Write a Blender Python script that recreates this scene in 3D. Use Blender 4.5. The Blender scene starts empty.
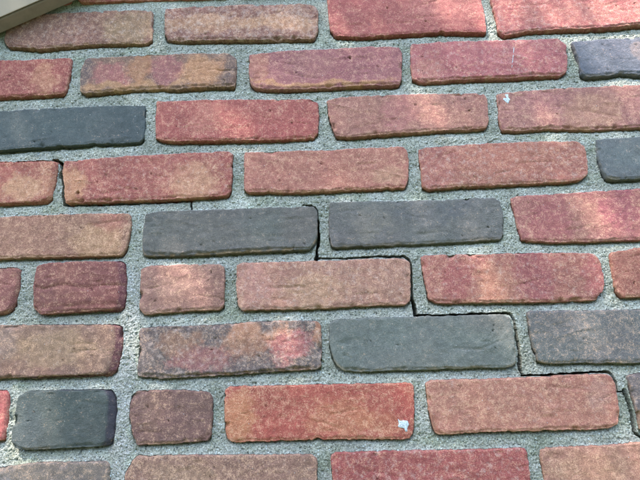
import bpy, math, random
import numpy as np
from mathutils import Matrix, Vector

S = bpy.context.scene
COL = S.collection
# ------------------------------------------------------------------ camera
F_PX, D, PITCH, YAW, ROLL, CZ = 481.0, 0.539, math.radians(13.913), math.radians(0.597), math.radians(1.792), 1.50
def rot():
    cp, sp, cy, sy, cr, sr = math.cos(PITCH), math.sin(PITCH), math.cos(YAW), math.sin(YAW), math.cos(ROLL), math.sin(ROLL)
    Rx = np.array([[1, 0, 0], [0, cp, -sp], [0, sp, cp]])
    Rz = np.array([[cy, -sy, 0], [sy, cy, 0], [0, 0, 1]])
    Ry = np.array([[cr, 0, sr], [0, 1, 0], [-sr, 0, cr]])
    return Rz @ Rx @ Ry
RC = rot()
cd = bpy.data.cameras.new('camera'); cam = bpy.data.objects.new('camera', cd); COL.objects.link(cam)
cd.sensor_width = 36.0; cd.lens = 36.0 * F_PX / 640.0; cd.clip_start = 0.02; cd.clip_end = 400
r, f, u = RC[:, 0], RC[:, 1], RC[:, 2]
cam.matrix_world = Matrix(((r[0], u[0], -f[0], 0), (r[1], u[1], -f[1], -D), (r[2], u[2], -f[2], CZ), (0, 0, 0, 1)))
S.camera = cam
# ------------------------------------------------------------------ world, sun, exposure
SUN_DIR = Vector((-0.75, -1.0, 2.1)).normalized()          # towards the sun
elev = math.asin(SUN_DIR.z); azim = math.atan2(SUN_DIR.x, SUN_DIR.y)
w = bpy.data.worlds.new('World'); S.world = w; w.use_nodes = True
nt = w.node_tree; sky = nt.nodes.new('ShaderNodeTexSky'); sky.sky_type = 'NISHITA'; sky.sun_disc = False
sky.sun_elevation = elev; sky.sun_rotation = azim
nt.links.new(sky.outputs[0], nt.nodes['Background'].inputs[0]); nt.nodes['Background'].inputs[1].default_value = 0.15
sl = bpy.data.lights.new('sun', 'SUN'); sl.energy = 2.0; sl.angle = math.radians(0.55); sl.color = (1.0, 0.95, 0.93)
so = bpy.data.objects.new('sun', sl); COL.objects.link(so)
so.rotation_euler = SUN_DIR.to_track_quat('Z', 'Y').to_euler(); so.location = (-2, -3, 6)
S.view_settings.view_transform = 'Standard'; S.view_settings.look = 'None'
S.view_settings.exposure = 3.08; S.view_settings.gamma = 1.0; S.view_settings.use_curve_mapping = False

# ------------------------------------------------------------------ helpers
def unproj(px, py, y=0.0):
    v = RC @ np.array([(px - 320) / F_PX, 1.0, -(py - 240) / F_PX])
    t = (D + y) / v[1]
    return np.array([v[0] * t, CZ + v[2] * t])
def srgb(c):
    c = np.array(c, float) / 255.0
    return np.where(c <= 0.04045, c / 12.92, ((c + 0.055) / 1.055) ** 2.4)
def _h(ix, iy, seed):
    n = (ix.astype(np.int64) * 374761393 + iy.astype(np.int64) * 668265263 + seed * 1442695041) & 0xffffffff
    n = ((n ^ (n >> 13)) * 1274126177) & 0xffffffff
    n = ((n ^ (n >> 16)) * 2246822519) & 0xffffffff
    return ((n ^ (n >> 15)) & 0xffffff) / float(0xffffff)
def vn(x, y, seed=0):                                        # value noise, -1..1
    x = np.asarray(x, float); y = np.asarray(y, float)
    ix = np.floor(x); iy = np.floor(y); fx = x - ix; fy = y - iy
    fx = fx * fx * fx * (fx * (fx * 6 - 15) + 10); fy = fy * fy * fy * (fy * (fy * 6 - 15) + 10)
    a = _h(ix, iy, seed); b = _h(ix + 1, iy, seed); c = _h(ix, iy + 1, seed); d = _h(ix + 1, iy + 1, seed)
    return ((a * (1 - fx) + b * fx) * (1 - fy) + (c * (1 - fx) + d * fx) * fy) * 2 - 1
def fbm(x, y, seed=0, o=4, g=0.5):
    s = 0; a = 1; t = 0
    for k in range(o):
        s = s + a * vn(x * 2 ** k * (1 + .03 * k) + 17.3 * k, y * 2 ** k + 5.1 * k, seed + k * 31); t += a; a *= g
    return s / t
def sstep(a, b, x):
    t = np.clip((x - a) / (b - a), 0, 1); return t * t * (3 - 2 * t)
def link(name, me, mat=None, parent=None):
    o = bpy.data.objects.new(name, me); COL.objects.link(o)
    if mat and me and not me.materials: me.materials.append(mat)
    if parent: o.parent = parent
    return o
def np_mesh(name, V, Q, smooth=True):
    me = bpy.data.meshes.new(name); V = np.asarray(V, np.float32); Q = np.asarray(Q, np.int32)
    k = Q.shape[1]
    me.vertices.add(len(V)); me.vertices.foreach_set('co', V.ravel())
    me.loops.add(Q.size); me.loops.foreach_set('vertex_index', Q.ravel())
    me.polygons.add(len(Q)); me.polygons.foreach_set('loop_start', np.arange(0, Q.size, k, dtype=np.int32))
    me.polygons.foreach_set('use_smooth', np.full(len(Q), smooth))
    me.update(calc_edges=True); me.validate(); return me
def set_col(me, name, C):
    a = me.color_attributes.new(name, 'FLOAT_COLOR', 'POINT')
    A = np.ones((len(C), 4), np.float32); A[:, :C.shape[1]] = C; a.data.foreach_set('color', A.ravel())
def box_arrays(x0, x1, y0, y1, z0, z1):
    V = [(x, y, z) for x in (x0, x1) for y in (y0, y1) for z in (z0, z1)]
    Q = [(0, 1, 3, 2), (4, 6, 7, 5), (0, 4, 5, 1), (2, 3, 7, 6), (0, 2, 6, 4), (1, 5, 7, 3)]
    return V, Q

# ------------------------------------------------------------------ materials
class M:
    def __init__(s, name):
        s.m = bpy.data.materials.new(name); s.m.use_nodes = True; s.t = s.m.node_tree; s.b = s.t.nodes['Principled BSDF']
    def n(s, typ, **k):
        q = s.t.nodes.new(typ)
        for a, v in k.items():
            if a.startswith('i_'):
                q.inputs[a[2:].replace('_', ' ')].default_value = v
            else: setattr(q, a, v)
        return q
    def l(s, a, b): s.t.links.new(a, b)
    def ramp(s, src, stops):
        q = s.n('ShaderNodeValToRGB'); e = q.color_ramp.elements
        while len(e) < len(stops): e.new(0.5)
        for k, (p, c) in enumerate(stops): e[k].position = p; e[k].color = (c, c, c, 1) if not hasattr(c, '__len__') else (*c, 1)
        s.l(src, q.inputs[0]); return q.outputs[0]
    def mix(s, fac, a, b, mode='MIX'):
        q = s.n('ShaderNodeMix', data_type='RGBA', blend_type=mode)
        for i, v in ((0, fac), (6, a), (7, b)):
            if hasattr(v, 'links'): s.l(v, q.inputs[i])
            else: q.inputs[i].default_value = v if i == 0 else (*v, 1)
        return q.outputs[2]
    def math(s, op, a, b=0.0):
        q = s.n('ShaderNodeMath', operation=op)
        for i, v in ((0, a), (1, b)):
            if hasattr(v, 'links'): s.l(v, q.inputs[i])
            else: q.inputs[i].default_value = v
        return q.outputs[0]
    def noise(s, vec, scale, detail=3, rough=0.6):
        q = s.n('ShaderNodeTexNoise'); q.inputs['Scale'].default_value = scale; q.inputs['Detail'].default_value = detail
        q.inputs['Roughness'].default_value = rough; s.l(vec, q.inputs['Vector']); return q.outputs['Fac']
    def bump(s, h, dist, strength=1.0, nrm=None):
        q = s.n('ShaderNodeBump'); q.inputs['Distance'].default_value = dist; q.inputs['Strength'].default_value = strength
        s.l(h, q.inputs['Height'])
        if nrm: s.l(nrm, q.inputs['Normal'])
        return q.outputs[0]

def brick_material():
    q = M('fired_clay'); tc = q.n('ShaderNodeNewGeometry').outputs['Position']
    at = q.n('ShaderNodeVertexColor', layer_name='PigmentLight'); sp = q.n('ShaderNodeVertexColor', layer_name='Speckle')
    sep = q.n('ShaderNodeSeparateColor'); q.l(sp.outputs[0], sep.inputs[0])
    n1 = q.noise(tc, 850, 3, .7); n2 = q.noise(tc, 1700, 2, .6); n3 = q.noise(tc, 130, 5, .65); n4 = q.noise(tc, 420, 3, .6)
    # mottling of the clay
    c = q.mix(1.0, at.outputs[0], q.ramp(n1, [(0.32, .82), (0.5, 1.0), (0.68, 1.2)]), 'MULTIPLY')
    c = q.mix(1.0, c, q.ramp(n2, [(0.34, .86), (0.66, 1.14)]), 'MULTIPLY')
    c = q.mix(1.0, c, q.ramp(n3, [(0.35, .84), (0.65, 1.16)]), 'MULTIPLY')
    # pale sand grains pressed into the face
    thr = q.math('ADD', n1, q.math('MULTIPLY', q.math('SUBTRACT', n2, 0.5), 0.9))
    thr = q.math('ADD', thr, q.math('MULTIPLY', q.math('SUBTRACT', sep.outputs[0], 0.5), 0.34)); thr = q.math('ADD', thr, q.math('MULTIPLY', q.math('SUBTRACT', n3, 0.5), 1.05)); thr = q.math('ADD', thr, q.math('MULTIPLY', q.math('SUBTRACT', n4, 0.5), 0.85))
    g = q.ramp(thr, [(0.62, 0.0), (0.84, 1.0)])
    c = q.mix(q.math('MULTIPLY', g, 0.55), c, tuple(srgb((208, 166, 130))))
    # chalky wear, irregular, different on every brick
    ch = q.noise(tc, 150, 9, .78); cm = q.math('ADD', ch, q.math('MULTIPLY', q.math('SUBTRACT', sep.outputs[1], 0.5), 0.34))
    chm = q.ramp(cm, [(0.60, 0.0), (0.72, 1.0)])
    c = q.mix(q.math('MULTIPLY', chm, 0.38), c, tuple(srgb((204, 178, 158))))
    wd = q.noise(tc, 95, 7, .7); c = q.mix(q.math('MULTIPLY', q.ramp(wd, [(0.60, 0.0), (0.70, 1.0)]), 0.28), c, (.075, .055, .055))
    # tiny bright quartz flecks and tiny dark pits
    vo = q.n('ShaderNodeTexVoronoi'); vo.inputs['Scale'].default_value = 230; q.l(tc, vo.inputs['Vector'])
    fl = q.ramp(vo.outputs['Distance'], [(0.06, 1.0), (0.12, 0.0)])
    sc = q.n('ShaderNodeSeparateColor'); q.l(vo.outputs['Color'], sc.inputs[0])
    pick = q.math('GREATER_THAN', sc.outputs[0], 0.955); dark = q.math('LESS_THAN', sc.outputs[0], 0.04)
    c = q.mix(q.math('MULTIPLY', fl, q.math('MULTIPLY', pick, .8)), c, (.62, .6, .55))
    c = q.mix(q.math('MULTIPLY', fl, q.math('MULTIPLY', dark, .85)), c, (.03, .028, .03))
    q.l(c, q.b.inputs['Base Color']); q.b.inputs['Roughness'].default_value = 0.82
    q.b.inputs['Specular IOR Level'].default_value = 0.3
    b = q.bump(n1, 0.0010, 0.8); b = q.bump(n4, 0.0012, 0.7, b); b = q.bump(n2, 0.0005, 0.8, b)
    b = q.bump(q.math('MULTIPLY', fl, q.math('SUBTRACT', pick, dark)), 0.0006, 1.0, b)
    q.l(b, q.b.inputs['Normal']); return q.m
def mortar_material():
    q = M('sandy_mortar'); tc = q.n('ShaderNodeNewGeometry').outputs['Position']
    n1 = q.noise(tc, 640, 3, .75); n0 = q.noise(tc, 45, 4, .6); n2 = q.noise(tc, 1600, 2, .6)
    c = q.mix(q.ramp(n0, [(0.35, 0.0), (0.65, 1.0)]), tuple(srgb((144, 144, 126)) ), tuple(srgb((162, 161, 146))))
    c = q.mix(1.0, c, q.ramp(n1, [(0.34, .42), (0.5, 1.0), (0.66, 1.5)]), 'MULTIPLY')
    c = q.mix(1.0, c, q.ramp(n2, [(0.34, .7), (0.66, 1.3)]), 'MULTIPLY')
    vo = q.n('ShaderNodeTexVoronoi'); vo.inputs['Scale'].default_value = 420; q.l(tc, vo.inputs['Vector'])
    sc = q.n('ShaderNodeSeparateColor'); q.l(vo.outputs['Color'], sc.inputs[0])
    fl = q.ramp(vo.outputs['Distance'], [(0.22, 1.0), (0.34, 0.0)])
    c = q.mix(q.math('MULTIPLY', fl, q.math('GREATER_THAN', sc.outputs[0], 0.86)), c, tuple(srgb((196, 204, 196))))
    c = q.mix(q.math('MULTIPLY', fl, q.math('LESS_THAN', sc.outputs[0], 0.16)), c, tuple(srgb((50, 60, 58))))
    c = q.mix(q.math('MULTIPLY', fl, q.math('GREATER_THAN', sc.outputs[1], 0.93)), c, tuple(srgb((150, 140, 110))))
    tn = q.n('ShaderNodeVertexColor', layer_name='Tone'); c = q.mix(1.0, c, tn.outputs[0], 'MULTIPLY')
    q.l(c, q.b.inputs['Base Color']); q.b.inputs['Roughness'].default_value = 0.95; q.b.inputs['Specular IOR Level'].default_value = 0.2
    b = q.bump(n1, 0.0022, 1.0); b = q.bump(vo.outputs['Distance'], 0.0012, 0.8, b)
    q.l(b, q.b.inputs['Normal']); return q.m
def simple(name, col, rough=0.8, nscale=None, amt=.2, bumpd=0.0, trans=0.0):
    q = M(name); q.b.inputs['Roughness'].default_value = rough
    if nscale:
        tc = q.n('ShaderNodeNewGeometry').outputs['Position']; n = q.noise(tc, nscale, 4, .6)
        c = q.mix(1.0, tuple(col), q.ramp(n, [(0.3, 1 - amt), (0.7, 1 + amt)]), 'MULTIPLY'); q.l(c, q.b.inputs['Base Color'])
        if bumpd: q.l(q.bump(n, bumpd), q.b.inputs['Normal'])
    else: q.b.inputs['Base Color'].default_value = (*col, 1)
    return q.m
BRICK = brick_material(); MORTAR = mortar_material()

# ------------------------------------------------------------------ ground
GND = simple('lawn', srgb((70, 82, 48)), 0.95, 30, .35, 0.01)
V = [(-150, -150, 0), (150, -150, 0), (150, 150, 0), (-150, 150, 0)]
g = link('ground', np_mesh('ground', V, [(0, 1, 2, 3)], False), GND); g['kind'] = 'structure'

# ------------------------------------------------------------------ the wall
wall = bpy.data.objects.new('brick_wall', None); COL.objects.link(wall); wall.location = (0, 0, 0)
wall['label'] = 'wall of mottled red and charcoal bricks in grey mortar, with a stepped open crack'
wall['category'] = 'wall'; wall['kind'] = 'thing'
FACE, REC = 0.0, 0.0052           # mean brick face, mean mortar recess
K = 0.88                          # displayed colour -> albedo
DARK = (88, 92, 96)
TAN = (186, 146, 116); PINK = (176, 104, 110); OCH = (178, 128, 92); GREY = (92, 84, 86); LIL = (150, 112, 122)
# outline (pixels of the photograph, clockwise from the top left), colour, speckle, extras
# patches: (u, v, radius u, radius v, colour, strength); u right 0..1, v up 0..1; a few paint sunlight into the colour
B = [
 dict(o=[(3,38),(8,14),(30,13),(54,12),(100,10),(147,9),(153,13),(154,30),(153,42),(146,45),(100,45),(40,50),(8,48)], c=(128,90,82), s=.45, p=[(.85,.5,.22,.5,(150,124,96),.7),(.35,.5,.2,.4,(134,100,92),.5)]),
 dict(o=[(165,8),(200,5),(240,3.5),(300,3),(315,4),(318,10),(318,32),(314,40),(260,41),(222,41),(175,42),(166,40),(164,25)], c=(124,84,78), s=.75, p=[(.3,.5,.36,.26,(176,132,104),.65),(.75,.5,.28,.24,(178,134,106),.65)]),
 dict(o=[(327,-4),(400,-5),(480,-7),(484,10),(487,28),(485,34),(440,33.5),(395,36),(357,38.5),(335,37),(330,30)], c=(156,86,86), s=.35, p=[(.85,.8,.4,.6,(172,108,106),.6),(.3,.4,.2,.3,(148,80,80),.5)], lip=.35),  # brighter right end: sunlight painted into the colour
 dict(o=[(490,-8),(570,-10),(645,-13),(651,0),(653,25),(610,29),(580,30.5),(530,32.5),(503,37),(497,32),(494,15)], c=(156,88,90), s=.45, p=[(.5,.4,.4,.3,(170,110,104),.5)]),
 dict(o=[(-84,64),(-30,61),(0,60),(40,58.5),(68,57),(73,60),(71,75),(67,90),(63,95),(30,97),(0,98.5),(-60,100),(-88,96)], c=(146,78,76), s=.6, p=[(.85,.4,.1,.5,(176,124,100),.7)]),
 dict(o=[(82,61),(88,57),(120,56),(160,54),(190,52.5),(230,52.5),(236,57),(237,72),(235,88),(210,88),(175,90.5),(140,91),(110,93),(86,95),(80,90),(80,74)], c=(118,92,84), s=.5,
   p=[(.2,.5,.14,.36,(158,96,98),.85),(.56,.55,.12,.4,(152,92,98),.85),(.78,.4,.16,.5,(186,134,100),.85),(.3,.12,.4,.12,(176,132,96),.8),(.39,.55,.07,.5,(168,118,88),.8),(.96,.5,.05,.6,(94,80,80),.8),(.03,.7,.05,.6,(88,80,84),.8)], lip=1.2),
 dict(o=[(249,54),(280,50.5),(320,48.5),(370,46),(398,45.5),(402,50),(402,78),(399,86),(382,86.5),(345,88),(320,89.5),(285,91),(257,90),(251,86),(249,70)], c=(146,92,98), s=.45, p=[(.07,.5,.08,.6,(168,112,98),.8),(.45,.08,.5,.08,(186,138,96),.8),(.4,.6,.15,.3,(150,106,104),.5)], lip=1.0, holes=[(.66,.72,.0018)]),
 dict(o=[(411,44),(445,41),(480,40.5),(517,39.5),(558,38.5),(566,44),(568,58),(567,71),(560,76.5),(545,77.5),(517,79),(480,80),(460,81),(422,83.5),(412,81),(410,62)], c=(160,92,98), s=.4, p=[(.5,.6,.3,.3,(172,104,110),.6),(.1,.3,.1,.4,(176,116,108),.6)], lip=1.4),
 dict(o=[(572,41),(600,39),(640,37),(700,34),(730,33),(735,50),(736,72),(690,74),(640,76.5),(620,74.5),(605,77.5),(585,78.5),(580,75),(576,58)], c=(92,96,106), s=.1, p=[(.42,.6,.08,.3,(140,120,118),.6)]),
 dict(o=[(-22,113),(20,109),(75,106.5),(120,105),(144,105),(147,110),(146,128),(145,139),(140,143.5),(100,145),(75,146.5),(30,149),(-24,152)], c=(74,82,83), s=.0, p=[(.3,.6,.4,.4,(80,88,87),.6)], lip=.3, smooth=1),
 dict(o=[(156,101),(200,99.5),(230,99),(312,98.5),(318,102),(319,120),(318,134),(313,139.5),(270,141),(225,142),(165,142.5),(156,138),(155,118)], c=(154,82,80), s=.6, p=[(.3,.6,.12,.4,(180,118,106),.5),(.8,.2,.2,.2,(150,76,76),.4)], lip=.7),
 dict(o=[(327,100),(340,96.5),(395,94),(440,93),(484,92.5),(488,98),(489,122),(486,129),(465,131),(445,131.5),(395,134.5),(350,138.5),(336,137.5),(329,122)], c=(152,102,96), s=.6, p=[(.45,.6,.12,.5,(166,104,108),.6),(.7,.8,.2,.3,(140,98,96),.6),(.65,.3,.1,.3,(170,112,108),.5)], lip=.7),  # pink streak: a sun dapple painted into the colour
 dict(o=[(496,95),(505,91.5),(540,89),(570,87),(640,84),(662,83),(667,90),(668,125),(640,128),(595,130.5),(545,129.5),(520,132),(502,131.5),(498,120)], c=(156,104,102), s=.55, p=[(.3,.7,.2,.3,(150,98,104),.6),(.55,.4,.2,.4,(176,132,112),.6)], lip=1.3),
 dict(o=[(-108,170),(-50,165),(0,161),(40,159),(57,160),(59,163),(56,182),(53,196),(47,202),(37,203.5),(0,205),(-60,206),(-112,205)], c=(156,88,80), s=.6, p=[(.8,.35,.12,.3,(190,146,116),.8),(.95,.4,.05,.5,(180,124,100),.6)], brev=.006),
 dict(o=[(64,161),(90,158),(125,156),(160,154),(228,151),(233,155),(233,172),(232,190),(228,197),(190,199),(160,201),(100,203),(67,204),(64,198),(64,185),(62,172)], c=(148,82,78), s=.5, p=[(.05,.35,.07,.4,(184,132,100),.85),(.78,.3,.16,.4,(190,142,116),.8),(.6,.6,.2,.3,(162,98,90),.5)], holes=[(.105,.22,.0022)]),
 dict(o=[(244,152),(285,150.5),(320,149.5),(370,147),(404,146),(408,151),(409,165),(408,183),(404,189),(370,190),(320,192.5),(285,193.5),(248,193.5),(244,188),(244,170)], c=(160,102,94), s=.75, p=[(.85,.3,.1,.25,(184,148,124),.5)]),
 dict(o=[(418,151),(426,147),(450,145),(480,143),(530,141),(578,140.5),(585,145),(588,160),(588,174),(580,181),(567,182.5),(530,184.5),(480,187),(455,188),(428,190.5),(422,187),(420,168)], c=(154,96,88), s=.6, p=[(.12,.5,.15,.5,(150,92,90),.6),(.5,.6,.3,.4,(166,108,94),.5)], lip=.6),
 dict(o=[(595,141),(602,139),(640,136.5),(700,133),(760,130),(764,172),(700,177),(640,179.5),(615,181),(606,180),(601,172),(596,157)], c=(98,102,103), s=.1, p=[], smooth=1),
 dict(o=[(-48,221),(0,216.5),(62,214),(100,213),(127,213),(132,217),(132,228),(129,243),(127,251),(122,256),(75,257.5),(30,258.5),(0,259.5),(-50,262)], c=(144,102,90), s=.75, p=[(.8,.4,.15,.4,(172,132,102),.7),(.9,.8,.1,.2,(148,92,84),.7)]),
 dict(o=[(145,214),(160,211),(235,208.5),(300,206),(313,206),(317,211),(317,225),(317,238),(315,245),(309,250),(260,252),(210,255),(160,257),(145,256.5),(142,250),(142,235)], c=(98,96,92), s=.15, p=[(.3,.4,.3,.4,(106,100,94),.5),(.9,.6,.12,.5,(110,100,96),.5)], lip=1.6, lipc=(142,120,98)),
 dict(o=[(330,202),(360,201),(395,201),(440,199),(480,197.5),(495,197),(501,201),(504,215),(504,232),(500,240),(470,242),(420,244.5),(370,246.5),(332,248),(329,235),(329,218)], c=(102,100,97), s=.1, p=[(.25,.5,.12,.4,(120,114,106),.6),(.6,.7,.2,.3,(88,90,96),.5)], lip=.6),
 dict(o=[(510,200),(517,195.5),(555,193.5),(640,188),(685,186),(690,200),(692,232),(660,238),(640,240.5),(605,241.5),(555,243),(530,242),(521,240),(516,225),(513,212)], c=(154,96,96), s=.5, p=[(.2,.5,.12,.5,(150,86,90),.85),(.6,.6,.12,.4,(150,82,94),.85),(.38,.5,.1,.4,(160,112,102),.6)], lip=.7),
 dict(o=[(-150,275),(-60,270),(0,267.5),(17,267),(22,271),(20,286),(17,302),(11,311),(0,314.5),(-60,318),(-155,321)], c=(134,84,82), s=.3, p=[], brev=.004),
 dict(o=[(37,266),(50,262.5),(90,261),(120,261),(127,264),(128,280),(127,298),(125,307),(119,311.5),(100,311.5),(62,313.5),(40,314.5),(34,309),(33,292),(35,274)], c=(124,76,74), s=.2, p=[(.3,.7,.1,.3,(150,100,90),.4)], lip=1.0, rbev=.010, rshade=(112,66,74), ledge=1),
 dict(o=[(141,268),(150,265.5),(190,264),(220,264),(225,268),(225,288),(224,306),(219,310),(197,311),(160,313.5),(144,315),(139,308),(140,288)], c=(142,104,98), s=.35, p=[(.9,.5,.1,.5,(126,92,86),.6),(.4,.5,.25,.2,(164,128,118),.5)]),
 dict(o=[(236,265),(243,262.5),(280,261.5),(320,260.5),(370,258.5),(405,258),(410,262),(411,285),(410,300),(405,305),(370,306),(320,309),(280,310),(243,310.5),(238,305),(236,285)], c=(154,112,102), s=.75, p=[(.1,.6,.1,.4,(176,126,122),.7),(.45,.4,.15,.4,(172,140,112),.5)], lip=.6),
 dict(o=[(420,257),(426,255),(480,254),(530,252.5),(590,252.5),(597,255),(602,262),(604,275),(604,289),(600,297),(594,300.5),(542,302.5),(480,303),(436,303.5),(428,299),(424,280)], c=(154,96,90), s=.65, p=[(.17,.5,.09,.5,(154,84,86),.9),(.62,.5,.1,.6,(142,78,84),.9),(.95,.5,.05,.5,(154,84,88),.85),(.4,.4,.12,.5,(170,116,98),.7)]),
 dict(o=[(608,255),(612,252),(640,247.5),(700,244),(780,240),(786,290),(700,294),(640,297.5),(621,298),(614,290),(611,272)], c=(154,96,86), s=.6, p=[]),
 dict(o=[(-75,330),(0,325),(40,324.5),(75,324.5),(117,324),(124,326),(124,340),(121,358),(117,370),(110,376),(62,377.5),(0,378.5),(-80,381)], c=(130,100,90), s=.5, p=[(.68,.5,.22,.34,(162,132,108),.65),(.2,.5,.1,.3,(138,112,100),.6),(.4,.7,.1,.4,(126,108,104),.7)], rbev=.009, rshade=(108,66,74)),
 dict(o=[(139,329),(146,327),(160,326.5),(210,325),(247,322),(280,320.5),(318,321),(321,325),(322,345),(321,366),(316,369.5),(285,371),(260,373),(210,376),(160,378.5),(138,376),(137,365),(139,345)], c=(98,86,86), s=.5,
   p=[(.82,.5,.12,.35,(164,94,98),.85),(.33,.35,.18,.3,(156,96,98),.75),(.22,.65,.12,.25,(152,108,88),.65),(.6,.65,.16,.35,(170,116,92),.65),(.62,.85,.18,.2,(190,136,112),.6),(.97,.8,.04,.3,(178,116,88),.6)], lip=1.8, lipc=(140,108,96)),
 dict(o=[(330,323),(338,319),(352,318.5),(420,316.5),(480,315),(505,314.5),(511,317),(514,335),(516.5,355),(516,363),(511,367),(480,368),(420,370),(370,371.5),(345,371.5),(337,366),(331,354),(329,340)], c=(106,109,104), s=.15, p=[(.35,.5,.3,.5,(102,109,107),.4)]),
 dict(o=[(526,313),(531,311),(580,310.5),(640,309.5),(700,307),(718,307),(724,355),(690,360),(640,363),(590,363),(545,363.5),(537,361),(532,345),(528,330)], c=(104,103,102), s=.22, chk=-.7, p=[(.2,.5,.2,.4,(114,108,104),.5)]),
 dict(o=[(-66,394),(0,390),(8,390),(11,394),(10,410),(6,434),(2,441),(-68,446)], c=(178,98,98), s=.3, p=[], brev=.004),
 dict(o=[(19,396),(26,391),(60,390),(100,389.5),(113,389.5),(117,395),(118,408),(116,425),(114,440),(108,446.5),(62,448.5),(25,450),(15,448),(12,440),(14,418)], c=(76,82,79), s=.0, p=[(.15,.35,.15,.5,(88,96,98),.5)], rbev=.010, rshade=(66,62,70), lip=.8, smooth=1),  # lighter left end is a painted sun dapple
 dict(o=[(130,396),(136,391),(160,390),(185,390),(209,392),(213,397),(213,415),(212,433),(208,441),(185,443),(160,444.5),(137,445.5),(132,438),(131,430),(129,415)], c=(118,86,84), s=.25, p=[(.3,.6,.15,.4,(134,102,92),.5)]),
 dict(o=[(225,389),(230,386.5),(320,384.5),(405,383),(412,383.5),(414,388),(415,410),(414,432),(410,439.5),(320,440),(235,442.5),(228,440),(225,432),(224,410)], c=(162,82,74), s=.6, chk=-.9,
   p=[(.07,.4,.1,.5,(184,124,92),.85),(.62,.4,.2,.4,(188,126,96),.6),(.8,.3,.12,.3,(180,112,86),.5),(.93,.6,.04,.4,(158,74,70),.8)], holes=[(.012,.2,.0042)]),
 dict(o=[(425,383),(431,380),(480,379),(522,377.5),(580,374.5),(605,374),(612,376),(616,384),(618,397),(620,414),(618,425),(610,429),(580,430),(530,431),(480,432.5),(440,435),(434,431),(429,412)], c=(164,108,98), s=.85, p=[(.9,.6,.08,.3,(170,134,128),.5)], lip=.8),
 dict(o=[(626,376),(640,372),(700,368),(806,363),(815,420),(700,427),(640,429.5),(637.5,427),(634,405),(630,392)], c=(112,104,104), s=.25, p=[(.03,.15,.03,.2,(172,128,96),.7)], smooth=0),
 dict(o=[(-110,472),(0,467),(37,462.5),(75,461.5),(107,461),(111,465),(111,485),(108,512),(100,518),(0,522),(-112,528)], c=(116,106,100), s=.45, p=[(.45,.6,.15,.3,(130,124,126),.6)]),
 dict(o=[(131,461),(138,455.5),(160,455),(210,454.5),(260,454.5),(312,454),(317,458),(318,490),(317,508),(312,511),(220,512),(130,515),(125,508),(124,475)], c=(132,100,92), s=.7, p=[(.3,.6,.2,.3,(150,122,102),.5)]),
 dict(o=[(331,455),(337,452),(400,450.5),(480,449),(522,447.5),(528,452),(531,480),(532,502),(526,506),(430,508),(338,510),(334,500),(332,470)], c=(148,78,78), s=.45, p=[]),
 dict(o=[(539,450),(545,447.5),(605,445),(640,442),(740,438),(745,446),(749,490),(744,497),(640,501),(553,505),(547,497),(543,475)], c=(158,114,102), s=.7, p=[(.2,.5,.2,.4,(170,132,112),.5)]),
]
def resample(P, step):
    P = np.asarray(P, float); Q = np.vstack([P, P[:1]]); d = np.r_[0, np.cumsum(np.linalg.norm(np.diff(Q, axis=0), axis=1))]
    n = max(24, int(d[-1] / step)); t = np.linspace(0, d[-1], n, endpoint=False)
    return np.c_[np.interp(t, d, Q[:, 0]), np.interp(t, d, Q[:, 1])]
def smooth_closed(P, sig):
    k = np.arange(-8, 9); wgt = np.exp(-k * k / (2 * sig * sig)); wgt /= wgt.sum()
    return sum(wt * np.roll(P, kk, axis=0) for wt, kk in zip(wgt, k))
def outline_world(pts):
    P0 = np.array([unproj(x, y) for x, y in pts]); n = len(P0); out = []
    for i in range(n):
        t = P0[(i + 1) % n] - P0[i - 1]; nr = np.array([-t[1], t[0]])        # clockwise: outward normal
        side = np.dot(np.array([0, CZ]) - P0[i], nr) > 0
        out.append(unproj(*pts[i], REC * .8 if side else -0.0004))
    return np.array(out)
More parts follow.
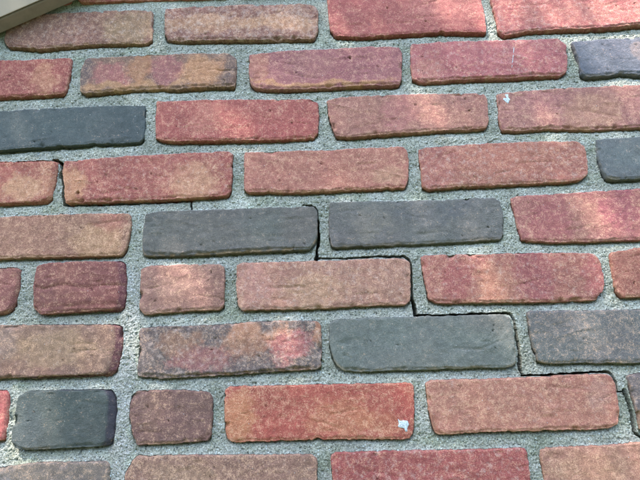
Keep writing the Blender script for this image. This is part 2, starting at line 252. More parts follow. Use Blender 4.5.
def brick_mesh(out, spec, seed, step=0.00145):
    """out: outline in wall coordinates, clockwise. Returns mesh (origin at the outline's centre) and centre, and final outline"""
    rng = random.Random(seed)
    cs = resample(out, step); cs = smooth_closed(cs, .9 if step < .002 else .6)
    c0 = (cs.max(0) + cs.min(0)) / 2; w_, h_ = cs.max(0) - cs.min(0)
    nrm = np.roll(cs, -1, 0) - np.roll(cs, 1, 0); nrm = np.c_[-nrm[:, 1], nrm[:, 0]]; nrm /= np.linalg.norm(nrm, axis=1)[:, None] + 1e-12
    amp = .6 if spec.get('smooth') else 1.0
    wob = (fbm(cs[:, 0] * 90, cs[:, 1] * 90, seed, 3) * .0006 + fbm(cs[:, 0] * 380, cs[:, 1] * 380, seed + 5, 2) * .0007) * amp - np.clip(fbm(cs[:, 0] * 75, cs[:, 1] * 75, seed + 6, 3) - .42, 0, 1) * .005
    cs = cs + nrm * wob[:, None]
    n = len(cs)
    # medial segment, following the tilt of the brick
    hh = h_ * .5; L = np.array([c0[0] - w_ / 2 + hh, 0]); R = np.array([c0[0] + w_ / 2 - hh, 0])
    def midz(x):
        near = np.abs(cs[:, 0] - x) < .01; return (cs[near, 1].max() + cs[near, 1].min()) / 2
    L[1] = midz(L[0]); R[1] = midz(R[0]); ab = R - L
    tt = np.clip(((cs - L) @ ab) / (ab @ ab + 1e-12), 0, 1); med = L + tt[:, None] * ab
    dist = np.linalg.norm(med - cs, axis=1); 
    st = np.r_[0, .35, .8, 1.4, 2.1, 3.0] / 1000.
    rest = np.arange(3.0 + step * 1000, hh * 1000 * .97, step * 1000) / 1000.
    st = np.r_[st, rest] / hh; st = st[st < .985]; st = np.r_[st, 1.0]
    X = []; 
    rounding = .0019 if not spec.get('smooth') else .0017
    rec = REC; tiltx = rng.uniform(-.9, .9) * .001; tiltz = rng.uniform(-.7, .7) * .001; off = spec.get('off', rng.uniform(-.0009, .0009))
    lip = spec.get('lip', .8)
    allc = []; 
    for k, t in enumerate(st):
        p = cs + (med - cs) * t; allc.append(p)
    P = np.concatenate(allc); tk = np.repeat(st, n); dd = np.tile(dist, len(st)) * tk
    nx = np.tile(nrm[:, 0], len(st)); nz = np.tile(nrm[:, 1], len(st))
    x, z = P[:, 0], P[:, 1]; u = (x - c0[0]) / w_ + .5
    # bottom and top of the brick at this column
    zt = np.interp(x, *sorted_side(cs, 1)); zb = np.interp(x, *sorted_side(cs, -1)); v = np.clip((z - zb) / (zt - zb + 1e-9), 0, 1)
    rnd = rounding * (1 + .5 * vn(x * 120, z * 120, seed + 9)) * (1 - .55 * (1 - v)) 
    q = np.clip(dd / rnd, 0, 1)
    depth = (1 - np.sqrt(np.clip(1 - (1 - q) ** 2, 0, 1))) * rnd * .8      # rounded arris
    low = fbm(x * 22, z * 22, seed + 1, 3) * .0009; mid = fbm(x * 120, z * 120, seed + 2, 3) * .00055; fine = vn(x * 620, z * 620, seed + 3) * .00016
    if spec.get('smooth'): low = low * .6; mid = mid * .5
    y = off + (u - .5) * tiltx + (v - .5) * tiltz + low + mid + fine + depth
    # dragged, ragged lower lip
    lw = .0034 * (1 + .55 * fbm(x * 60, x * 0, seed + 11, 3)) * (.7 + .3 * lip); db = z - zb
    lm = (1 - sstep(lw * .65, lw, db)) * sstep(0.02, .06, u) * sstep(.02, .06, 1 - u)
    rag = fbm(x * 170, z * 420, seed + 12, 3)
    y = y + lm * lip * (.0011 + rag * .0012)
    ridge = np.exp(-((db - lw) / .0011) ** 2); y = y - ridge * .0005 * lip * (1 + vn(x * 200, x * 0, seed + 13)) * .7
    # folds of the clay running along the face
    if spec.get('ledge'):
        fz = .5 + .05 * vn(x * 40, x * 0, seed + 15); y = y + np.exp(-((v - fz) / .035) ** 2) * .0016; y = y + (v < fz) * -.0003
        y = y + sstep(.22, .12, v) * .0012 
    cr = fbm(x * 35 + 9, z * 150, seed + 14, 3); y = y + np.clip(cr - .42, 0, 1) * .0020 * (0 if spec.get('smooth') else 1)
    # chipped spots along the edges
    chip = np.clip(fbm(x * 90 + 40, z * 90, seed + 16, 2) - .32, 0, 1) * (1 - sstep(.001, .006, dd)); y = y + chip * .009 * rng.choice([.3, .7, 1.1])
    if 'rbev' in spec:
        rb = spec['rbev']; xr = np.interp(z, *right_side(cs)); rr = 1 - np.clip((xr - x) / (rb * (1 + .12 * vn(z * 120, z * 0, seed + 17))), 0, 1); y = y - .0012 + rr ** 1.3 * .0062
    if 'brev' in spec:
        rb = spec['brev']; xr = np.interp(z, *right_side(cs)); rr = 1 - np.clip((xr - x) / rb, 0, 1); y = y + rr ** 1.5 * .0035
    for (hu, hv, hr) in spec.get('holes', []):
        hx = c0[0] + (hu - .5) * w_; hz = np.interp(hx, *sorted_side(cs, -1)); hz2 = np.interp(hx, *sorted_side(cs, 1)); hz = hz + (hz2 - hz) * hv
        r_ = np.hypot(x - hx, z - hz); r_ = r_ * (1 + .3 * vn(x * 500, z * 500, seed)); y = y + .004 * (1 - sstep(hr * .5, hr, r_))
    for j in range(7 if step < .002 else 2):                              # a few tiny pits
        hx = c0[0] + rng.uniform(-.45, .45) * w_; hz = c0[1] + rng.uniform(-.35, .35) * h_; pr = rng.uniform(.0006, .0015); y = y + pr * 1.3 * (1 - sstep(pr * .4, pr, np.hypot(x - hx, (z - hz) * rng.uniform(.7, 1.4)) * (1 + .3 * vn(x * 700, z * 700, seed + j))))
    for j in range(3 if step < .002 else 0):                                          # drag marks and scrapes
        a0 = rng.uniform(-.35, .35); hx = c0[0] + rng.uniform(-.4, .4) * w_; hz = c0[1] + rng.uniform(-.3, .3) * h_; ln = rng.uniform(.006, .03)
        ca, sa = math.cos(a0), math.sin(a0); e1 = (x - hx) * ca + (z - hz) * sa; e2 = -(x - hx) * sa + (z - hz) * ca + .0008 * vn(x * 120, z * 0, seed + 60 + j)
        y = y + rng.choice([.0007, .0010, -.0006]) * np.exp(-(e2 / .0011) ** 2) * (1 - sstep(ln * .5, ln, np.abs(e1)))
    # pigment, plus some sun and shade painted into it
    base = srgb(spec['c']); C = np.tile(base, (len(x), 1)); wx = fbm(x * 45, z * 45, seed + 20, 3) ; wz = fbm(x * 45 + 7, z * 45, seed + 21, 3)
    var = 1 + .16 * fbm(x * 28, z * 60, seed + 22, 3); C = C * var[:, None]
    hue = fbm(x * 16 + 3, z * 26, seed + 23, 2)[:, None]; C = C * (1 + hue * np.array([.03, -.05, -.02]))
    calm = np.ones(len(x))
    for (pu, pv, ru, rv, pc, ps) in spec['p']:
        r_ = np.sqrt(((u + .06 * wx - pu) / (ru * 1.15)) ** 2 + ((v + .22 * wz - pv) / (rv * 1.15)) ** 2)
        m = 1 - sstep(.45, 1.2, r_); m = sstep(.05, .98, m + (.24 * fbm(x * 110, z * 170, seed + 24, 3, .6) + .42 * fbm(x * 420, z * 420, seed + 28, 2, .8)) * (m > .02)) * ps * (.85 + .15 * fbm(x * 300, z * 300, seed + 27, 2)); m = np.clip(m, 0, 1)[:, None]
        C = C * (1 - m) + srgb(pc) * m
        if pc[1] < 112 and pc[0] - pc[1] > 48: calm = calm * (1 - .75 * m[:, 0])
    if 'lipc' in spec or lip > .5:  # tan lip line, with its pale highlight painted into the colour
        lc = srgb(spec.get('lipc', tuple(np.array(spec['c']) * .6 + np.array((190, 152, 112)) * .4)))
        m = np.clip(np.exp(-((db - .0012) / .0013) ** 2) * sstep(-.3, .3, rag + .5 * vn(x * 70, x * 0, seed + 25)) * .85 * min(lip, 1.2), 0, 1)[:, None]
        C = C * (1 - m) + lc * m
    if 'rbev' in spec:  # bevel facing away from the sun: its shade is painted in
        m = sstep(.12, .3, rr)[:, None]; C = C * (1 - m) + srgb(spec['rshade']) * m
    spk = np.clip(spec['s'] * rng.uniform(.45, 1.15) * (.9 + .9 * fbm(x * 30, z * 45, seed + 26, 3)), 0, 1.2)
    edge = (1 - sstep(.0, .0035, dd)) * .25; spk = (spk + edge * (spec['s'] > .2)) * calm - (.85 if spec['s'] < .2 else 0)
    F = np.c_[x - c0[0], y, z - c0[1]]
    # sides running back into the mortar
    sides = []; sc = []
    d0 = y[:n]
    for dep in (.0012, .003, .006, .010, .016, .025, .038):
        sw = vn(cs[:, 0] * 300, cs[:, 1] * 300 + dep * 900, seed + 30) * .0004
        pp = cs + nrm * (sw + .0003)[:, None]; sides.append(np.c_[pp[:, 0] - c0[0], np.maximum(d0 + .0004, 0) + dep, pp[:, 1] - c0[1]])
    allr = [s for s in sides[::-1]] + [F[k * n:(k + 1) * n] for k in range(len(st))]
    VV = np.concatenate(allr); CC = np.concatenate([C[:n]] * len(sides) + [C]); SS = np.r_[np.tile(spk[:n], len(sides)), spk]
    rows = len(allr); i = np.arange(n); j = (i + 1) % n; Q = []
    for k in range(rows - 1):
        a = k * n; b = (k + 1) * n; Q.append(np.c_[a + i, a + j, b + j, b + i])
    me = np_mesh('brick', VV, np.concatenate(Q)); 
    lum = CC @ np.array([.25, .6, .15]); redness = np.clip((CC[:, 0] / (CC[:, 1] + 1e-5) - 1.05) / .5, 0, 1)[:, None]; CC = CC * .96 + lum[:, None] * .04; CC = CC * (np.array([1.04, .99, .87]) * (1 - redness) + np.array([1.08, 1.0, .80]) * redness)
    set_col(me, 'PigmentLight', np.clip(CC * K, .004, .9)); chk = spec.get('chk', rng.uniform(-.5, .6)) + .5 * (spec['s'] - .5) - (1.0 if spec['s'] < .2 else 0); CH = np.full(len(SS), chk * .5 + .5)
    set_col(me, 'Speckle', np.c_[np.clip(SS * .5 + .5, 0, 1.2), np.clip(CH, 0, 1), CH])
    return me, c0, cs
def sorted_side(cs, sgn):
    i0, i1 = np.argmin(cs[:, 0]), np.argmax(cs[:, 0]); n = len(cs)
    a = [(i0 + k) % n for k in range((i1 - i0) % n + 1)]; b = [(i1 + k) % n for k in range((i0 - i1) % n + 1)]
    A, Bq = cs[a], cs[b]
    top, bot = (A, Bq) if A[:, 1].mean() > Bq[:, 1].mean() else (Bq, A)
    s = top if sgn > 0 else bot; o = np.argsort(s[:, 0]); return s[o, 0], s[o, 1]
def right_side(cs):
    s = cs[cs[:, 0] > (cs[:, 0].max() + cs[:, 0].min()) / 2]; o = np.argsort(s[:, 1]); return s[o, 1], s[o, 0]

outlines = []
bricks = []
for k, sp in enumerate(B):
    me, c0, cs = brick_mesh(outline_world(sp['o']), sp, 100 + 7 * k)
    o = link('brick', me, BRICK, wall); o.location = (c0[0], 0, c0[1]); outlines.append(cs); bricks.append(o)

# the rest of the wall beyond the picture: regular stretcher bond, a handful of brick shapes reused
PIT, CRS, BL, BH = .2127, .0685, .2025, .0565
palette = [((156,90,84),.5), ((148,82,78),.5), ((150,104,92),.7), ((92,96,100),.1), ((160,100,94),.6), ((124,88,84),.3), ((166,96,96),.4), ((140,104,92),.7)]
protos = []
for k, (c, s) in enumerate(palette):
    hw, hh = BL / 2, BH / 2
    o_ = [(-hw, hh - .004), (-hw + .004, hh), (hw - .004, hh), (hw, hh - .004), (hw, -hh + .004), (hw - .004, -hh), (-hw + .004, -hh), (-hw, -hh + .004)]
    rr_ = random.Random(k); o_ = [(x + rr_.uniform(-.001, .001), z + CZ + rr_.uniform(-.001, .001)) for x, z in o_]
    pats = [(rr_.uniform(.1, .9), rr_.uniform(.3, .7), .15, .4, tuple(np.array(c) * .6 + np.array(rr_.choice([TAN, PINK, LIL])) * .4), .6) for _ in range(2)] if s > .2 else []
    me, c0, cs = brick_mesh(np.array(o_), dict(c=c, s=s, p=pats), 900 + k, .0035)
    lo_me = brick_mesh(np.array(o_), dict(c=c, s=s, p=pats), 900 + k, .014)[0]
    protos.append((me, cs - c0, lo_me))
def row_z(k):                                     # centre height of course k (0 = top course in the picture)
    return Z0 - k * CRS
Z0 = float(np.mean([unproj(240, 22)[1], unproj(240, 22)[1]]))
cent = {}
rows_px = {0: [0, 1, 2, 3], 1: [4, 5, 6, 7, 8], 2: [9, 10, 11, 12], 3: [13, 14, 15, 16, 17], 4: [18, 19, 20, 21], 5: [22, 23, 24, 25, 26, 27], 6: [28, 29, 30, 31], 7: [32, 33, 34, 35, 36, 37], 8: [38, 39, 40, 41]}
ext = {}
for k, L in rows_px.items():
    xs0 = min(outlines[i][:, 0].min() for i in L); xs1 = max(outlines[i][:, 0].max() for i in L)
    zl = outlines[L[0]]; zr = outlines[L[-1]]
    ext[k] = (xs0, xs1, (zl[:, 1].max() + zl[:, 1].min()) / 2, (zr[:, 1].max() + zr[:, 1].min()) / 2)
gap = .0105; extra = []; rng = random.Random(5)
XMAX = 1.45; zs_top = 2.75
for k in range(-16, 30):
    if k in ext:
        xs0, xs1, zl, zr = ext[k]
        zc = (zl + zr) / 2
        x = xs1 + gap + BL / 2; i = 1
        while x < XMAX: extra.append((x, zr + (zc - zr) * min(1, i / 4), k)); x += PIT; i += 1
        x = xs0 - gap - BL / 2; i = 1
        while x > -XMAX: extra.append((x, zl + (zc - zl) * min(1, i / 4), k)); x -= PIT; i += 1
    else:
        if k < 0: zc = (ext[0][2] + ext[0][3]) / 2 - k * CRS + .001 ; sx = ext[0][1] if k % 2 == 0 else ext[1][1]
        else: zc = (ext[8][2] + ext[8][3]) / 2 - (k - 8) * CRS; sx = ext[8][1] if k % 2 == 0 else ext[7][1]
        sx = sx - BL / 2
        x = sx - math.floor((sx + XMAX) / PIT) * PIT
        while x < XMAX: extra.append((x, zc, k)); x += PIT
extra = [e for e in extra if .03 < e[1] < zs_top]
extra.sort(key=lambda e: math.hypot(e[0], e[1] - CZ))
NIND = 110
out_V = []; out_Q = []; out_C = []; out_S = []; vo = 0
for i, (x, z, k) in enumerate(extra):
    me, cs, lo_me = protos[rng.randrange(len(protos))]
    if i < NIND:
        o = link('brick', me, BRICK, wall); o.location = (x, 0, z); 
        if rng.random() < .5: o.rotation_euler = (0, math.pi, 0)
    else:
        me = lo_me; nv = len(me.vertices); a = np.empty(nv * 3, np.float32); me.vertices.foreach_get('co', a); a = a.reshape(-1, 3) + np.array([x, 0, z], np.float32)
        q = np.empty(len(me.loops), np.int32); me.loops.foreach_get('vertex_index', q); q = q.reshape(-1, 4) + vo; vo += nv
        c = np.empty(nv * 4, np.float32); me.color_attributes['PigmentLight'].data.foreach_get('color', c); s = np.empty(nv * 4, np.float32); me.color_attributes['Speckle'].data.foreach_get('color', s)
        out_V.append(a); out_Q.append(q); out_C.append(c.reshape(-1, 4)); out_S.append(s.reshape(-1, 4))
    if abs(x) < .75 and abs(z - CZ) < .65: outlines.append(cs + np.array([x, z]))
me = np_mesh('outer_bricks', np.concatenate(out_V), np.concatenate(out_Q)); set_col(me, 'PigmentLight', np.concatenate(out_C)); set_col(me, 'Speckle', np.concatenate(out_S))
o = link('outer_bricks', me, BRICK, wall); o['kind'] = 'stuff'

# ------------------------------------------------------------------ mortar: a height field with the open crack cut into it
x0, x1, z0, z1, st = -.45, .45, CZ - .20, CZ + .42, .00063
gx = np.arange(x0, x1, st); gz = np.arange(z0, z1, st); X, Z = np.meshgrid(gx, gz)
def inside(P, cs):
    lo, hi = cs.min(0), cs.max(0); ix0, ix1 = np.searchsorted(gx, (lo[0], hi[0])); iz0, iz1 = np.searchsorted(gz, (lo[1], hi[1]))
    return ix0, ix1, iz0, iz1
IN = np.zeros(X.shape, bool)
for cs in outlines:
    cs = cs[::2]
    ix0, ix1, iz0, iz1 = inside(None, cs)
    if ix0 >= ix1 or iz0 >= iz1: continue
    # scanline fill
    ax, az = cs[:, 0], cs[:, 1]; bx, bz = np.roll(ax, -1), np.roll(az, -1)
    for r_ in range(iz0, iz1):
        zz = gz[r_]; m = (az <= zz) != (bz <= zz); xs = np.sort(ax[m] + (zz - az[m]) / (bz[m] - az[m]) * (bx[m] - ax[m]))
        for a, b in zip(xs[::2], xs[1::2]): IN[r_, np.searchsorted(gx, a):np.searchsorted(gx, b)] = True
def near(mask, n):
    m = mask.copy()
    for _ in range(n):
        q = m.copy(); q[1:] |= m[:-1]; q[:-1] |= m[1:]; q[:, 1:] |= m[:, :-1]; q[:, :-1] |= m[:, 1:]; m = q
    return m
# distance (in cells) to the nearest brick, by repeated growth
dist = np.full(X.shape, 14.0); m = IN.copy(); dist[IN] = 0
for k in range(1, 14):
    q = near(m, 1); dist[q & ~m] = k; m = q
dist = dist * st
up = np.full(X.shape, 40.0); cnt = np.full(X.shape[1], 40.0)                 # distance below the brick above
for r_ in range(X.shape[0] - 1, -1, -1):
    cnt = np.where(IN[r_], 0, cnt + 1); up[r_] = cnt
up = np.minimum(up * st, .03)
Y = REC + fbm(X * 14, Z * 14, 3, 3) * .0013 + fbm(X * 90, Z * 90, 4, 3) * .0007 + vn(X * 330, Z * 330, 6) * .0004 + vn(X * 800, Z * 800, 7) * .0005
grain = np.clip(vn(X * 420, Z * 420, 8) - .45, 0, 1); Y = Y - grain * .0016
pit = np.clip(vn(X * 300 + 9, Z * 300, 9) - .62, 0, 1); Y = Y + pit * .005
Y = Y + .0042 * (1 - sstep(.0005, .0060, up)) - .0009 * sstep(.006, .012, up)          # struck joint: deepest under the brick above
Y = Y - .0014 * np.exp(-(dist / .0016) ** 2) * (up > .006)                            # mortar feathering onto the lower arris
vx = unproj(126, 300)[0]; Y = Y - .0014 * np.exp(-((X - vx - .008) / .03) ** 2)       # the straight joint is filled nearly flush
CR = [([(53,160.5),(60,162),(62.5,170),(62,176)], 1.4, 1.4), ([(61,176),(62.5,186),(62,197),(64,204)], .8, 1.0),
      ([(53,159.5),(57,159.8),(60.5,162.5),(61.5,168),(60,176)], 1.8, 1.6), ([(62,164),(61.5,176),(63,188),(62.5,197),(65,204.5)], 1.3, 1.3), ([(64,204.5),(90,204.3),(120,203.3),(155,202),(188,200)], 1.0, .9),
      ([(187,198),(190,199),(190.5,204),(191,209)], .8, .8),
      ([(303,205),(311,205.2),(315,207.5),(317.5,212),(318,225),(319,240),(317.5,247),(316.5,253),(316.5,259)], .9, 1.8),
      ([(316,258.5),(350,258),(380,256.5),(404,256.5),(409,259),(411,265),(411.5,285),(412,298),(414,306),(416,315)], 1.0, 1.7),
      ([(415,315),(440,315.5),(480,313.5),(505,313),(511,314),(514,320),(517,335),(519,350),(520,360),(520,368),(523,375.5)], 1.0, 1.7),
      ([(523,375.5),(550,375),(580,373),(600,371.8),(609,372.2),(613,375),(616,383),(618,391)], .9, 1.5),
      ([(617,391.5),(621,392.5),(626,392)], .6, .8), ([(625,391),(628.7,402),(631.5,412),(633.8,424),(635.5,431),(640,436.5),(646,440)], 2.0, 2.0),
      ([(646,440),(700,437),(745,436)], .8, .8)]
crk = np.full(X.shape, 1.0)
for pts, wa, wb in CR:
    P = np.array([unproj(a, b, REC * .5) for a, b in pts]); nseg = len(P) - 1
    P = np.array(P)
    for i in range(nseg):
        a, b = P[i], P[i + 1]; pad = .006
        ix = slice(*np.searchsorted(gx, (min(a[0], b[0]) - pad, max(a[0], b[0]) + pad))); iz = slice(*np.searchsorted(gz, (min(a[1], b[1]) - pad, max(a[1], b[1]) + pad)))
        XX, ZZ = X[iz, ix], Z[iz, ix]; ab = b - a
        jx = vn(XX * 180, ZZ * 180, 50) * .0007; jz = vn(XX * 180, ZZ * 180, 51) * .0007
        t = np.clip(((XX + jx - a[0]) * ab[0] + (ZZ + jz - a[1]) * ab[1]) / (ab @ ab), 0, 1)
        d = np.hypot(XX + jx - a[0] - t * ab[0], ZZ + jz - a[1] - t * ab[1]); hw = (wa + (wb - wa) * ((i + t) / nseg)) * .00092 * (1 + .35 * vn(XX * 90, ZZ * 90, 52))
        crk[iz, ix] = np.minimum(crk[iz, ix], d - hw)
Y = Y + (crk < .0001) * .034
deep = IN & ~near(~IN, 3)                                                              # under the middle of a brick
cell = ~(deep[:-1, :-1] & deep[1:, :-1] & deep[:-1, 1:] & deep[1:, 1:])
idx = np.arange(X.size).reshape(X.shape); a = idx[:-1, :-1][cell]; b = idx[:-1, 1:][cell]; c = idx[1:, 1:][cell]; d = idx[1:, :-1][cell]
Y = np.where(IN & (crk > .003) & near(deep, 1), Y + .002, Y)
Vf = np.c_[X.ravel(), Y.ravel(), Z.ravel()]; Q = np.c_[a, b, c, d]
used = np.zeros(len(Vf), bool); used[Q] = True; rem = np.cumsum(used) - 1; Vf = Vf[used]; Q = rem[Q]
# coarse surround and the solid core
def sheet(xa, xb, za, zb, s):
    xs = np.linspace(xa, xb, max(2, int((xb - xa) / s))); zs = np.linspace(za, zb, max(2, int((zb - za) / s))); A, Bm = np.meshgrid(xs, zs)
    y_ = REC + .0003 + fbm(A * 14, Bm * 14, 3, 3) * .0013; i_ = np.arange(A.size).reshape(A.shape)
    return np.c_[A.ravel(), y_.ravel(), Bm.ravel()], np.c_[i_[:-1, :-1].ravel(), i_[:-1, 1:].ravel(), i_[1:, 1:].ravel(), i_[1:, :-1].ravel()]
ex = gx[-1]; ez = gz[-1]; WX = XMAX + .08
parts = [(Vf, Q)] + [sheet(*s_, .02) for s_ in [(-WX, gx[0], 0, 2.8), (ex, WX, 0, 2.8), (gx[0], ex, ez, 2.8), (gx[0], ex, 0, gz[0])]]
bv, bq = box_arrays(-WX, WX, .045, .24, -.02, 2.8); parts.append((np.array(bv), np.array(bq)))
n = 0; VV = []; QQ = []
for v_, q_ in parts: VV.append(v_); QQ.append(q_ + n); n += len(v_)
VV = np.concatenate(VV); QQ = np.concatenate(QQ); me = np_mesh('mortar', VV, QQ)
yq = VV[QQ, 1]; me.polygons.foreach_set('use_smooth', (yq.max(1) - yq.min(1)) < .003); me.update()   # broken edges of the crack stay sharp
jx = np.interp(VV[:, 2], [unproj(110, 480)[1], unproj(126, 340)[1], unproj(134, 260)[1]], [unproj(116, 480)[0], unproj(127, 340)[0], unproj(134, 260)[0]])
mk = np.exp(-((VV[:, 0] - jx) / (.011 + .005 * vn(VV[:, 2] * 60, VV[:, 2] * 0, 71))) ** 2) * sstep(unproj(134, 235)[1], unproj(134, 300)[1], VV[:, 2]); mk = sstep(.25, .6, mk + .25 * fbm(VV[:, 0] * 150, VV[:, 2] * 150, 72, 3))[:, None]
stain = (1 + .20 * fbm(VV[:, 0] * 11, VV[:, 2] * 16, 73, 4) + .12 * fbm(VV[:, 0] * 60, VV[:, 2] * 90, 74, 3))[:, None]
old = sstep(.15, .55, fbm(VV[:, 0] * 25 + 4, VV[:, 2] * 60, 75, 3))[:, None] * .35
TN = stain * (1 - old * np.array([.28, .20, .38])); TN = TN * (1 - mk) + np.array([1.06, 1.03, 1.09]) * mk
set_col(me, 'Tone', TN); link('mortar', me, MORTAR, wall)

# ------------------------------------------------------------------ paint marks on the bricks
PAINT = simple('dried_paint', (.42, .45, .43), .85, 700, .5, .0006)
def blob(pts, brick, name='paint_spot', y=-.0012, th=.0005):
    P = np.array([unproj(a, b) for a, b in pts]); P = smooth_closed(resample(P, .0006), .9); n = len(P); c = P.mean(0)
    loc = np.array(brick.location); dg = np.array([])
    # sit on the brick's own surface
    bm = brick.data; a = np.empty(len(bm.vertices) * 3, np.float32); bm.vertices.foreach_get('co', a); a = a.reshape(-1, 3)
    def surf(p):
        r2 = (a[:, 0] + loc[0] - p[0]) ** 2 + (a[:, 2] + loc[2] - p[1]) ** 2; k = np.argpartition(r2, 4)[:4]; return a[k, 1].min()
    V = []
    for t, h in ((1, .0008), (1, -th * .3), (.85, -th), (.45, -th * 1.15)):
        for p in P: q = c + (p - c) * t; V.append((q[0] - loc[0], surf(q) + h, q[1] - loc[2]))
    V.append((c[0] - loc[0], surf(c) - th * 1.2, c[1] - loc[2])); Q = []
    for k in range(3):
        for i in range(n): j = (i + 1) % n; Q.append((k * n + i, k * n + j, (k + 1) * n + j, (k + 1) * n + i))
    for i in range(n): Q.append((3 * n + i, 3 * n + (i + 1) % n, 4 * n, 4 * n))
    me = bpy.data.meshes.new(name); me.from_pydata(V, [], [q if q[2] != q[3] else q[:3] for q in Q]); me.validate(); me.update()
    for p in me.polygons: p.use_smooth = True
    return link(name, me, PAINT, brick)
o = blob([(398,418.5),(400,421),(404,420.5),(408,421),(409,425),(407.5,428),(407.5,432),(405.5,432),(404.5,428.5),(401,428),(398,427),(399,424)], bricks[35]); o['label'] = 'pale blue-white paint splash'
o = blob([(505,94),(508.5,93.5),(508.5,97),(510.5,99),(509,101.5),(508.5,103.5),(506.5,102),(503,99),(504,97.5),(507,98)], bricks[12], th=.0003); o['label'] = 'small white splash'
for st_ in ([(513.4,48),(514,48.2),(513.6,52),(513.2,54),(512.7,54)], [(512.7,55.5),(513.3,55.2),(512.6,61),(511.9,64),(511.5,64),(512.2,60)], [(511.6,65.5),(512,65.5),(511.6,68.5),(511.2,68.5)]):
    blob(st_, bricks[7], name='paint_streak', th=.00015)

# ------------------------------------------------------------------ beige trim board, raking across the top left corner
trim = bpy.data.objects.new('trim_board', None); COL.objects.link(trim)
trim['label'] = 'sloping beige trim board over the bricks in the upper left corner'; trim['category'] = 'trim board'; trim['kind'] = 'thing'
a = unproj(0, 34, -.001); b = unproj(78, 0, -.001); dirv = (b - a) / np.linalg.norm(b - a); nup = np.array([-dirv[1], dirv[0]])
th = .021; fa = unproj(0, 19.5, -th); fb = unproj(40, 0, -th)
da = abs(np.dot(fa - a, nup)); lo_off = (np.dot(fa - a, nup) + np.dot(fb - a, nup)) / 2
TRIM = simple('beige_paint', srgb((128, 114, 90)), .9, 60, .05, .0004)
EDGE = simple('grey_brown_edge', srgb((124, 108, 98)), .85, 90, .12, .0006)  # grey-brown tone of the board beside the beige face
def prism(prof, s0, s1):
    # prof: (offset along nup, y) loop, swept along dirv from s0 to s1
    V = []
    for s in (s0, s1):
        for (o_, y_) in prof: p = a + dirv * s + nup * o_; V.append((p[0], y_, p[1]))
    n = len(prof); Q = [tuple(reversed(range(n))), tuple(range(n, 2 * n))] + [(i, (i + 1) % n, n + (i + 1) % n, n + i) for i in range(n)]
    return V, Q
def prism_obj(name, prof, s0, s1, mat):
    V, Q = prism(prof, s0, s1); me = bpy.data.meshes.new(name); me.from_pydata(V, [], Q); me.validate(); me.update()
    o = link(name, me, mat, trim); o.location = (0, 0, 0); bv = o.modifiers.new('bevel', 'BEVEL'); bv.width = .0012; bv.segments = 2; return o
trim.location = (0, 0, 0)
print('trim lower edge offset', lo_off)
prism_obj('board', [(0, -.0015), (lo_off * .9, -th + .0015), (.14, -th + .0015), (.14, -.0015)], -.75, 1.3, EDGE)
prism_obj('face_panel', [(lo_off, -th - .0015), (lo_off + .002, -th + .0013), (.142, -th + .0013), (.142, -th - .0015)], -.751, 1.301, TRIM)

# ------------------------------------------------------------------ the tree whose leaves dapple the sunlight (in front of the wall, out of the picture)
tree = bpy.data.objects.new('shade_tree', None); COL.objects.link(tree)
tree['label'] = 'young leafy tree in front of the wall that dapples the sunlight'; tree['category'] = 'tree'; tree['kind'] = 'thing'
LEAF = simple('leaf', srgb((86, 110, 58)), .55, 3, .2); BARK = simple('bark', srgb((96, 84, 70)), .9, 60, .3, .004)
cc = Vector((0.0, 0, CZ + .12)) + SUN_DIR * 2.7
base = Vector((cc.x - .5, cc.y - .5, 0)); tree.location = base
def tube(V, Q, p, q, r0, r1, n=8):
    d = (q - p).normalized(); s = d.orthogonal().normalized(); t = d.cross(s); k0 = len(V)
    for c_, r_ in ((p, r0), (q, r1)):
        for i in range(n): an = 2 * math.pi * i / n; V.append(tuple(c_ + s * math.cos(an) * r_ + t * math.sin(an) * r_ - base))
    for i in range(n): j = (i + 1) % n; Q.append((k0 + i, k0 + j, k0 + n + j, k0 + n + i))
V = []; Q = []; rng = random.Random(23)
pts = [base, base + Vector((.05, .05, 1.2)), base + Vector((.0, .05, 2.4)), cc + Vector((-.45, -.4, -.5)), cc + Vector((-.3, -.3, .45))]
rad = [.11, .085, .07, .05, .015]
for i in range(4): tube(V, Q, pts[i], pts[i + 1], rad[i], rad[i + 1])
for i in range(14):
    s_ = pts[3].lerp(pts[4], rng.random()) if i > 4 else pts[2].lerp(pts[3], rng.random()); an = rng.uniform(0, 6.28); e_ = s_ + Vector((math.cos(an) * rng.uniform(.3, .7), math.sin(an) * rng.uniform(.2, .5), rng.uniform(.1, .4)))
    m_ = s_.lerp(e_, .5) + Vector((0, 0, -.06)); tube(V, Q, s_, m_, .02, .013, 6); tube(V, Q, m_, e_, .013, .004, 6)
link('trunk', np_mesh('trunk', V, Q), BARK, tree)
# sun flecks on the wall: where the crown lets the sun through (wall x, z, radius)
FL = [(unproj(*q_), a_ / 1000., b_ / 1000., s_) for q_, a_, b_, s_ in [((455, 2), 70, 26, 1), ((565, 4), 95, 32, 1), ((640, 20), 60, 40, 1), ((520, 52), 50, 16, .85), ((615, 60), 45, 20, .9), ((435, 112), 44, 13, 1), ((232, 122), 20, 12, .9), ((540, 100), 30, 12, .7),
      ((455, 222), 42, 14, 1), ((190, 282), 34, 12, 1), ((258, 280), 24, 14, .6), ((298, 345), 28, 18, 1), ((600, 335), 44, 13, 1), ((503, 328), 26, 14, .9), ((620, 222), 40, 14, .8), ((20, 420), 26, 30, .8), ((15, 468), 50, 22, .75), ((615, 470), 40, 25, .8), ((385, 295), 26, 9, .8), ((360, 40), 30, 16, .7), ((595, 400), 26, 18, .7), ((100, 130), 20, 10, .6), ((130, 345), 14, 28, .7), ((330, 12), 30, 12, .6), ((60, 240), 26, 10, .5)]]
LV = []; LQ = []; nl = 0
Rr = Vector((.66, .5, .42))
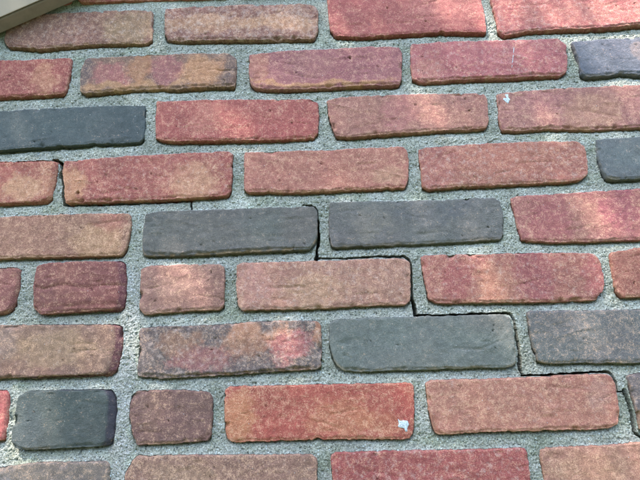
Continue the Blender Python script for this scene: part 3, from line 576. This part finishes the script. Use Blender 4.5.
for i in range(16500):
    while True:
        q = Vector((rng.uniform(-1, 1), rng.uniform(-1, 1), rng.uniform(-1, 1)))
        if q.length < 1 and q.length > .15: break
    p = cc + Vector((q.x * Rr.x, q.y * Rr.y, q.z * Rr.z))
    t = -p.y / SUN_DIR.y * 1.0; hit = p - SUN_DIR * (p.y / SUN_DIR.y)       # where this leaf's shadow meets the wall
    skip = False
    for (c_, ra_, rb_, s_) in FL:
        dx_, dz_ = hit.x - c_[0], hit.z - c_[1]; e1 = (dx_ * .86 - dz_ * .5) / (ra_ * 1.15 + .006); e2 = (dx_ * .5 + dz_ * .86) / (rb_ * 1.15 + .006)
        if e1 * e1 + e2 * e2 < 1 and rng.random() < s_ * .8: skip = True; break
    if skip: continue
    L = rng.uniform(.02, .034); W = L * rng.uniform(.5, .7)
    d = Vector((rng.gauss(0, 1), rng.gauss(0, 1), rng.gauss(-.3, .6))).normalized(); s = d.cross(Vector((rng.gauss(0, .5), rng.gauss(0, .5), 1))).normalized()
    up_ = d.cross(s); p = p - base
    k = len(LV); LV += [tuple(p - d * L / 2), tuple(p + s * W / 2 - d * L * .05 + up_ * L * .05), tuple(p + d * L / 2), tuple(p - s * W / 2 - d * L * .05 + up_ * L * .05)]
    LQ.append((k, k + 1, k + 2, k + 3))
link('crown', np_mesh('crown', LV, LQ, False), LEAF, tree)
# ------------------------------------------------------------------ unseen leafy screen, added to keep low skylight off the wall
added_hedge = bpy.data.objects.new('added_hedge', None); COL.objects.link(added_hedge); added_hedge.location = (0, -5.2, 0)
added_hedge['label'] = 'added green leafy screen, out of view, blocking low skylight from the brick wall'; added_hedge['category'] = 'added_hedge'; added_hedge['kind'] = 'thing'
HL = simple('hedge_leaf', srgb((60, 80, 44)), .6, 3, .3); V = []; Q = []; rng = random.Random(3)
for i in range(9000):
    an = rng.uniform(math.pi, 2 * math.pi); zz = rng.uniform(0, 3.4); rr_ = 4.6 + rng.uniform(-.15, .15)
    p = Vector((math.cos(an) * rr_ * 1.25, math.sin(an) * rr_ * .6 + 1.2, zz)); a_ = Vector((rng.gauss(0, 1), rng.gauss(0, 1), rng.gauss(0, 1))).normalized() * rng.uniform(.07, .14); b_ = a_.orthogonal() * .6
    k = len(V); V += [tuple(p - a_), tuple(p + b_), tuple(p + a_), tuple(p - b_)]; Q.append((k, k + 1, k + 2, k + 3))
link('foliage', np_mesh('foliage', V, Q, False), HL, added_hedge)
V = []; Q = []; m_ = 24
for i in range(m_ + 1):
    an = math.pi + math.pi * i / m_
    for rr_ in (4.6, 5.2):
        for zz in (0, 3.3): V.append((math.cos(an) * rr_ * 1.25, math.sin(an) * rr_ * .6 + 1.2, zz))
for i in range(m_):
    k = i * 4; Q += [(k, k + 4, k + 5, k + 1), (k + 1, k + 5, k + 7, k + 3), (k + 3, k + 7, k + 6, k + 2)]
link('blocker_core', np_mesh('blocker_core', V, Q, False), HL, added_hedge)  # solid core of the added light-blocking screen
print('tris', sum(len(o.data.loops) - 2 * len(o.data.polygons) for o in S.objects if o.type == 'MESH'))
